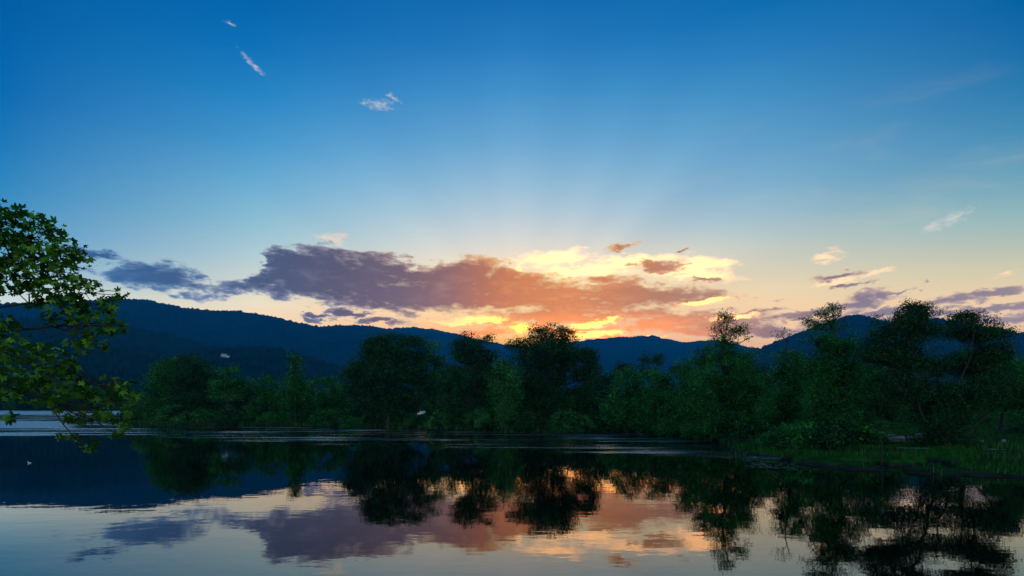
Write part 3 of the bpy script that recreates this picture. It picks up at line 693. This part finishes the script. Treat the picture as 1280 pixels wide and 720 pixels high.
BR = [  # limb paths in photograph pixels, each with the clumps it carries
 ([(-420, 470), (-220, 410), (-90, 372), (0, 336), (50, 322), (88, 308)], [(8, 266, 13), (38, 274, 15), (18, 292, 20), (55, 300, 16), (10, 318, 22), (48, 325, 22), (84, 312, 15), (94, 326, 11), (72, 342, 17), (96, 318, 8), (-25, 280, 26), (-40, 320, 26), (62, 283, 9), (4, 300, 16)]),
 ([(-420, 500), (-200, 440), (-70, 396), (20, 380), (75, 378), (130, 380)], [(28, 346, 20), (98, 350, 10), (113, 358, 9), (149, 369, 8), (138, 378, 10), (126, 388, 12), (90, 374, 16), (58, 378, 15), (5, 350, 18), (-30, 360, 24), (104, 388, 12), (70, 360, 14)]),
 ([(-420, 520), (-180, 450), (-50, 418), (30, 412), (95, 406), (145, 408)], [(100, 405, 14), (128, 410, 12), (152, 407, 8), (96, 428, 13), (121, 428, 9), (12, 408, 12), (-30, 405, 22), (70, 398, 9)]),
 ([(-420, 430), (-160, 440), (-30, 445), (50, 455), (110, 480), (158, 488)], [(30, 440, 20), (62, 448, 18), (18, 468, 18), (72, 468, 18), (95, 483, 15), (116, 492, 13), (140, 480, 9), (158, 484, 9), (146, 497, 9), (164, 497, 7), (-20, 450, 26), (0, 438, 14), (48, 478, 12), (84, 455, 9)]),
 ([(-400, 440), (-160, 470), (-20, 480), (50, 492), (95, 520), (140, 530)], [(110, 514, 12), (130, 519, 11), (155, 527, 9), (146, 539, 7), (92, 523, 9), (54, 500, 10), (80, 505, 10), (165, 512, 6), (-15, 480, 22), (15, 494, 8)]),
 ([(20, 485), (60, 500), (78, 530), (95, 548), (106, 557)], [(107, 558, 6), (95, 547, 5), (78, 545, 4), (118, 553, 4)]),
 ([(-60, 455), (-10, 480), (10, 505), (15, 522)], [(14, 521, 5)]),
]
def spine(pts, Y0, Y1):
    k = len(pts); return np.array([W3(a, b, Y0 + (Y1 - Y0) * q_ / (k - 1)) for q_, (a, b) in enumerate(pts)])
for bi, (pts, cl) in enumerate(BR):
    Y1 = 7.6 + .25 * (bi % 3); Y0 = 8.6 if pts[0][0] < -300 else Y1
    sp_ = spine(pts, Y0, Y1)
    if pts[0][0] < -300:
        zt = sp_[0][2]; j_ = np.interp(zt - .9, trunk_p[:, 2], np.arange(len(trunk_p))); st = np.array([np.interp(j_, np.arange(len(trunk_p)), trunk_p[:, q_]) for q_ in range(3)])
        sp_ = np.concatenate([[st], sp_])
    # smooth the limb
    tq = np.linspace(0, len(sp_) - 1, 26); sp_ = np.stack([np.interp(tq, np.arange(len(sp_)), sp_[:, q_]) for q_ in range(3)], 1)
    for _ in range(3): sp_[1:-1] = (sp_[:-2] + 2 * sp_[1:-1] + sp_[2:]) / 4
    nb.tube(sp_ - g0, np.linspace(.038 if len(pts) > 5 else .010, .005, 26), 6)
    for a, b, r in cl:
        c = W3(a, b, Y1 + rng.uniform(-.5, .5)); rw = r / F * Y1
        i0 = int(np.argmin(np.linalg.norm(sp_ - c, axis=1) + .15 * np.abs(np.arange(26) - 20)))
        i0 = max(i0 - 2, 0)
        tw = bend(sp_[i0], c, .05, 5, .05); nb.tube(tw - g0, np.linspace(.010, .004, 5), 4)
        for _ in range(3):
            e = c + rng.normal(size=3) * rw * .8; nb.tube(bend(tw[int(rng.integers(2, 5))], e, .03, 4, .05) - g0, np.linspace(.005, .003, 4), 3)
        leafcluster(c, rw, int(7 + r * r * .15))
# the rest of its crown, outside the picture
for _ in range(190):
    u = rng.normal(size=3); u /= np.linalg.norm(u)
    c = np.array((-13.2, 9.6, 8.2)) + u * rng.uniform(.5, 1) * np.array((4.0, 3.2, 3.8))
    if (c[0] / c[1]) > -1.12: continue
    st = trunk_p[int(rng.integers(3, 7))]; nb.tube(bend(st, c, .06, 5, .06) - g0, np.linspace(.03, .006, 5), 4)
    leafcluster(c, .42, 22)
Cc = np.array(leaves_c); T = np.array(leaves_t); Sz = np.array(leaves_s); k = len(Cc)
nn = normals(k, .9); nn -= T * (nn * T).sum(1)[:, None]; nn /= np.linalg.norm(nn, axis=1)[:, None]
Sd = np.cross(T, nn)
cup = -.75 * (np.hypot(LEAF[:, 0], LEAF[:, 1] - .12) ** 2) / .25 * .35
v = (Cc[:, None] + Sz[:, None, None] * 1.12 * (LEAF[None, :, 0:1] * Sd[:, None] + LEAF[None, :, 1:2] * T[:, None] + cup[None, :, None] * nn[:, None]))
mid_ = (Cc + Sz[:, None] * 1.12 * .16 * T)
vv = np.concatenate([v, mid_[:, None]], 1) - g0
base_i = np.arange(k)[:, None, None] * (NL + 1)
tri = np.stack([np.full(NL, NL), np.arange(NL), (np.arange(NL) + 1) % NL], -1)[None] + base_i
mesh('crown', vv.reshape(-1, 3), [tri.reshape(-1, 3)], M['leaf_near'], near)
nb.build('trunk', M['bark'], near, True)

# ------------------------------------------------------------------ small things
# house on the wooded foothill
pxh, pyh = 280, 444
ah = math.atan((pxh - 640) / F)
best = None
for r_ in np.arange(1000, 1560, 5.0):
    zz = float(hill_h(np.array([ah]), np.array([r_]))[0]); py = HZ - (zz - H) / (r_ * math.cos(ah)) * F
    if best is None or abs(py - pyh - 4) < best[0]: best = (abs(py - pyh - 4), r_, zz)
hr, hz_ = best[1], best[2]
house = tag(empty('house', (hr * math.sin(ah), hr * math.cos(ah), hz_ + 5)), 'white house alone on the dark wooded foothill', 'house')
house.rotation_euler = (0, 0, R(12)); house.scale = (.72, .72, .62)
b = MB(); b.box((0, 0, 0), (15, 9, 9)); b.box((11.1, -1, -3), (7, 8, 6)); b.build('wall', M['white_wall'], house)
def gable(cx, cy, cz, w, d, h_):
    g_ = MB(); x, y = w / 2, d / 2
    g_.add([(cx - x, cy - y, cz), (cx + x, cy - y, cz), (cx + x, cy + y, cz), (cx - x, cy + y, cz), (cx - x, cy, cz + h_), (cx + x, cy, cz + h_)],
           np.array([[0, 1, 5, 4], [2, 3, 4, 5]]), np.array([[0, 4, 3], [1, 2, 5]]))
    return g_
gable(0, 0, 4.5, 16.4, 10.4, 4).build('roof', M['roof'], house)
gable(11.5, -1, .01, 9, 9.2, 2.6).build('roof', M['roof'], house)
for wx_ in (-5, -1.6, 1.8, 5.2):
    b = MB(); b.box((wx_, -4.51, 1.2), (1.6, .1, 2)); b.build('window', M['pane'], house)

# low rail fence, boulders, boat and gravel path on the right bank
fpts = [(1082, 560), (1172, 566)]
Yf = 47.0
fx0, fx1 = (1080 - 640) / F * Yf, (1172 - 640) / F * Yf
fy0, fy1 = Yf + 2.0, Yf - 1.0
fence = tag(empty('rail_fence', (fx0, fy0, zg(fx0, fy0))), 'low dark rail fence crossing the grass left of the forked tree', 'fence')
L_ = math.hypot(fx1 - fx0, fy1 - fy0); fence.rotation_euler = (0, 0, math.atan2(fy1 - fy0, fx1 - fx0))
for q_ in range(6):
    t_ = q_ * L_ / 5; gx, gy = fx0 + (fx1 - fx0) * q_ / 5, fy0 + (fy1 - fy0) * q_ / 5; dz_ = zg(gx, gy) - fence.location.z
    b = MB(); b.box((t_, 0, dz_ + .35), (.1, .1, 1.0), 0, .9); b.build('post', M['wood'], fence)
for z_ in (.42, .72):
    b = MB(); b.tube([(-.15, -.075, z_), (L_ * .5, -.08, z_ + zg((fx0 + fx1) / 2, (fy0 + fy1) / 2) - fence.location.z), (L_ + .15, -.075, z_ + zg(fx1, fy1) - fence.location.z)], .04, 6); b.build('rail', M['wood'], fence)
def boulder(px, Y, s, label):
    x = (px - 640) / F * Y
    th, ph = np.meshgrid(np.linspace(0, 2 * math.pi, 17)[:-1], np.linspace(0, math.pi, 9)[1:-1])
    d = np.stack([np.sin(ph) * np.cos(th), np.sin(ph) * np.sin(th), np.cos(ph)], -1)
    sd_ = int(rng.integers(0, 999))
    rr_ = .75 + .5 * fbm(d[..., 0] * 1.6 + sd_, d[..., 1] * 1.6 + d[..., 2] * 2.1, sd_, 3)
    vb = d * rr_[..., None] * np.array(s); nr_, nc = th.shape
    i = np.arange(nr_ - 1)[:, None] * nc; j = np.arange(nc)[None]; j2 = (j + 1) % nc
    b = MB(); b.add(vb.reshape(-1, 3), np.stack([i + j, i + nc + j, i + nc + j2, i + j2], -1).reshape(-1, 4), np.arange(nc)[None], ((nr_ - 1) * nc + np.arange(nc))[None, ::-1])
    o = b.build('boulder', M['stone']); o.location = (x, Y, zg(x, Y) + s[2] * .45); o.rotation_euler = (0, 0, rng.uniform(0, 6)); tag(o, label, 'boulder')
boulder(1110, 55, (1.0, .7, .34), 'pale boulder behind the left end of the rail fence, next to the thin sapling')
boulder(1123, 51, (.85, .7, .42), 'pale boulder behind the middle of the rail fence, the broadest and brightest')
boulder(1134, 52, (.5, .45, .4), 'round pale boulder behind the rail fence, second from its right end')
boulder(1149, 51, (.55, .5, .5), 'upright pale boulder behind the right end of the rail fence')
boulder(1222, 50, (.5, .4, .16), 'low pale boulder on the bright grass right of the forked tree')
boulder(1255, 49, (.16, .15, .18), 'small upright pale boulder on the grass near the right edge')
boat = tag(empty('rowing_boat', ((1082 - 640) / F * 60, 60, zg((1082 - 640) / F * 60, 60))), 'small blue upturned boat lying on the grass left of the sapling', 'boat')
boat.rotation_euler = (0, 0, R(8))
b = MB(); rings = []
for q_ in range(11):
    t_ = q_ / 10; w_ = .62 * math.sin(math.pi * min(.5 + .5 * 0 + t_ * .5, 1)) if t_ > .5 else .62 * (math.sin(math.pi * t_) ** .6 if t_ > 0 else .05)
    w_ = .62 * max(math.sin(math.pi * (.06 + .84 * t_)), .05) ** .6
    rings.append([(-1.3 + 2.6 * t_, w_ * math.cos(a_), .12 + (.5 - .1 * abs(t_ - .5)) * max(math.sin(a_), 0) ** .7) for a_ in np.linspace(0, math.pi, 9)])
vb = np.array(rings).reshape(-1, 3); i = np.arange(10)[:, None] * 9; j = np.arange(8)[None]
b.add(vb, np.stack([i + j, i + 9 + j, i + 10 + j, i + j + 1], -1).reshape(-1, 4), np.arange(9)[None], (90 + np.arange(9))[None, ::-1]); b.build('hull', M['blue_paint'], boat, True)
b = MB(); b.tube([(-1.25, 0, .60), (0, 0, .66), (1.25, 0, .60)], .035, 6); b.build('keel', M['white_wall'], boat)
for s_ in (-1, 1):
    b = MB(); b.tube([(-1.3 + 2.6 * t_, s_ * (.62 * max(math.sin(math.pi * (.06 + .84 * t_)), .05) ** .6 + .02), .12) for t_ in np.linspace(0, 1, 11)], .03, 5); b.build('gunwale', M['white_wall'], boat)
# gravel path strips on the right bank
def strip_path(a, b_, w0, name):
    n_ = 24; xs = np.linspace(a[0], b_[0], n_); ys = np.linspace(a[1], b_[1], n_)
    rows = []
    for x, y in zip(xs, ys):
        for s_ in (-1, 0, 1): yy = y + s_ * w0 / 2; rows.append((x, yy, zg(x, yy) + .05))
    i = np.arange(n_ - 1)[:, None] * 3; j = np.arange(2)[None]
    return tag(mesh(name, rows, [np.stack([i + j, i + 3 + j, i + 4 + j, i + j + 1], -1).reshape(-1, 4)], M['path'], smooth=True), kind='structure')
strip_path(((1098 - 640) / F * 44, 46), ((1165 - 640) / F * 43, 43.2), .9, 'path')
strip_path(((1236 - 640) / F * 41, 41), ((1330 - 640) / F * 40, 40.5), .9, 'path')

# white duck on the water at the left
dx_, dy_ = G(37, 579)
duck = tag(empty('duck', (dx_, dy_, 0)), 'small white duck floating alone on the dark water at the left', 'duck'); duck.rotation_euler = (0, 0, R(170)); duck.scale = (.55, .55, .42)
def blob(c, s, n=12, mcount=8, pinch=0):
    th, ph = np.meshgrid(np.linspace(0, 2 * math.pi, n + 1)[:-1], np.linspace(0, math.pi, mcount + 1)[1:-1])
    v = np.stack([np.cos(ph), np.sin(ph) * np.cos(th), np.sin(ph) * np.sin(th)], -1)
    v[..., 2] += pinch * np.clip(-v[..., 0], 0, 1) ** 2
    v = v * np.array(s) + np.array(c); r_ = v.shape[0]
    i = np.arange(r_ - 1)[:, None] * n; j = np.arange(n)[None]; j2 = (j + 1) % n
    return v.reshape(-1, 3), np.stack([i + j, i + j2, i + n + j2, i + n + j], -1).reshape(-1, 4), np.arange(n)[None, ::-1], ((r_ - 1) * n + np.arange(n))[None]
b = MB(); b.add(*blob((0, 0, .05), (.24, .11, .09), pinch=.7)); b.tube([(.14, 0, .06), (.2, 0, .14), (.2, 0, .22), (.21, 0, .25)], [.06, .045, .035, .04], 8); b.add(*blob((.225, 0, .27), (.055, .042, .045)))
b.build('body', M['feather'], duck, True)
b = MB(); b.add(*blob((.295, 0, .258), (.04, .022, .012))); b.build('bill', M['beak'], duck, True)

# --- grass and weeds: nobody could count these
def tufts(name, P, hmin, hmax, wd, mat, n_blades=5, lean=.35):
    k = len(P); P = np.repeat(P, n_blades, 0); k = len(P)
    P = P + np.concatenate([rng.normal(size=(k, 2)) * .07, np.zeros((k, 1))], 1)
    a = rng.uniform(0, 2 * math.pi, k); d = np.stack([np.cos(a), np.sin(a), np.zeros(k)], -1)
    hh = rng.uniform(hmin, hmax, k)[:, None]; side = np.stack([-d[:, 1], d[:, 0], np.zeros(k)], -1) * wd / 2
    up = np.array((0, 0, 1.)); le = rng.uniform(.1, 1, (k, 1)) * lean
    v = np.stack([P - side, P + side, P + up * hh * .6 + d * hh * le * .4 + side * .7, P + up * hh * .6 + d * hh * le * .4 - side * .7, P + up * hh + d * hh * le], 1)
    q_ = np.arange(k)[:, None] * 5
    return tag(mesh(name, v.reshape(-1, 3), [q_ + np.array([[0, 1, 2, 3]]), q_ + np.array([[3, 2, 4]])], mat), kind='stuff')
def scatter(n, x0, x1, y0, y1, f):
    x = rng.uniform(x0, x1, n); y = rng.uniform(y0, y1, n); z = ground_h(x, y); k = f(x, y, z)
    return np.stack([x, y, z - .03], -1)[k]
patch = lambda x, y: fbm(x / 4, y / 4, 41, 3)
M['grass'] = leafmat('grass', (.006, .04, .007), (.02, .11, .012), (.04, .17, .02), .25)
M['reed'] = leafmat('reeds', (.012, .055, .02), (.025, .10, .026), (.05, .13, .035), .5)
inview = lambda x, y: np.abs(x) < y * .98 + 3
tufts('grass', scatter(52000, 10, 75, 28, 75, lambda x, y, z: (z > .12) & inview(x, y) & (rng.random(len(x)) < .08 + 1.0 * (patch(x, y) > .5))), .10, .40, .03, M['grass'], 5)
tufts('sedge', scatter(9000, 10, 75, 28, 75, lambda x, y, z: (z > .02) & inview(x, y) & (patch(x * 1.7 + 40, y * 1.7) > .58)), .3, .85, .04, M['reed'], 7)
tufts('shore_grass', scatter(60000, -75, 30, 62, 125, lambda x, y, z: (z > .05) & (z < 1.1) & inview(x, y) & (rng.random(len(x)) < .2 + (patch(x, y) > .5))), .3, .9, .07, M['reed'], 5)
tufts('reeds', scatter(40000, -70, 60, 27, 112, lambda x, y, z: (z > -.14) & (z < .16) & inview(x, y) & (patch(x * 1.5, y * 1.5) > .48)), .25, .75, .035, M['reed'], 5)
tufts('bank_grass', scatter(9000, -22, 20, .5, 11, lambda x, y, z: (z > .1)), .08, .26, .012, M['grass'], 6)
# floating weed along the shore
P = scatter(60000, -75, 45, 33, 110, lambda x, y, z: (z < -.02) & (z > -.95) & inview(x, y) & (fbm(x / 6 + 3, y / 2.2, 51, 3) > .54))
k = len(P); a = np.arange(6) * math.pi / 3
rad_ = rng.uniform(.05, .2, (k, 1, 1)); v = P[:, None] * np.array((1, 1, 0)) + rad_ * np.stack([np.cos(a), np.sin(a), np.zeros(6)], -1)[None] + np.array((0, 0, .012)) + rng.normal(size=(k, 6, 1)) * np.array((0, 0, .006)) + rng.uniform(0, .008, (k, 1, 1)) * np.array((0, 0, 1))
mt, out = material('floating weed'); n1 = noise(pos(), 2, 3, .6)
link(bsdf(Base_Color=mix(n1, (.02, .035, .012), (.05, .065, .03)), Roughness=.35).outputs[0], out.inputs[0])
tag(mesh('pond_weed', v.reshape(-1, 3), [np.arange(k * 6).reshape(k, 6)], mt), kind='stuff')
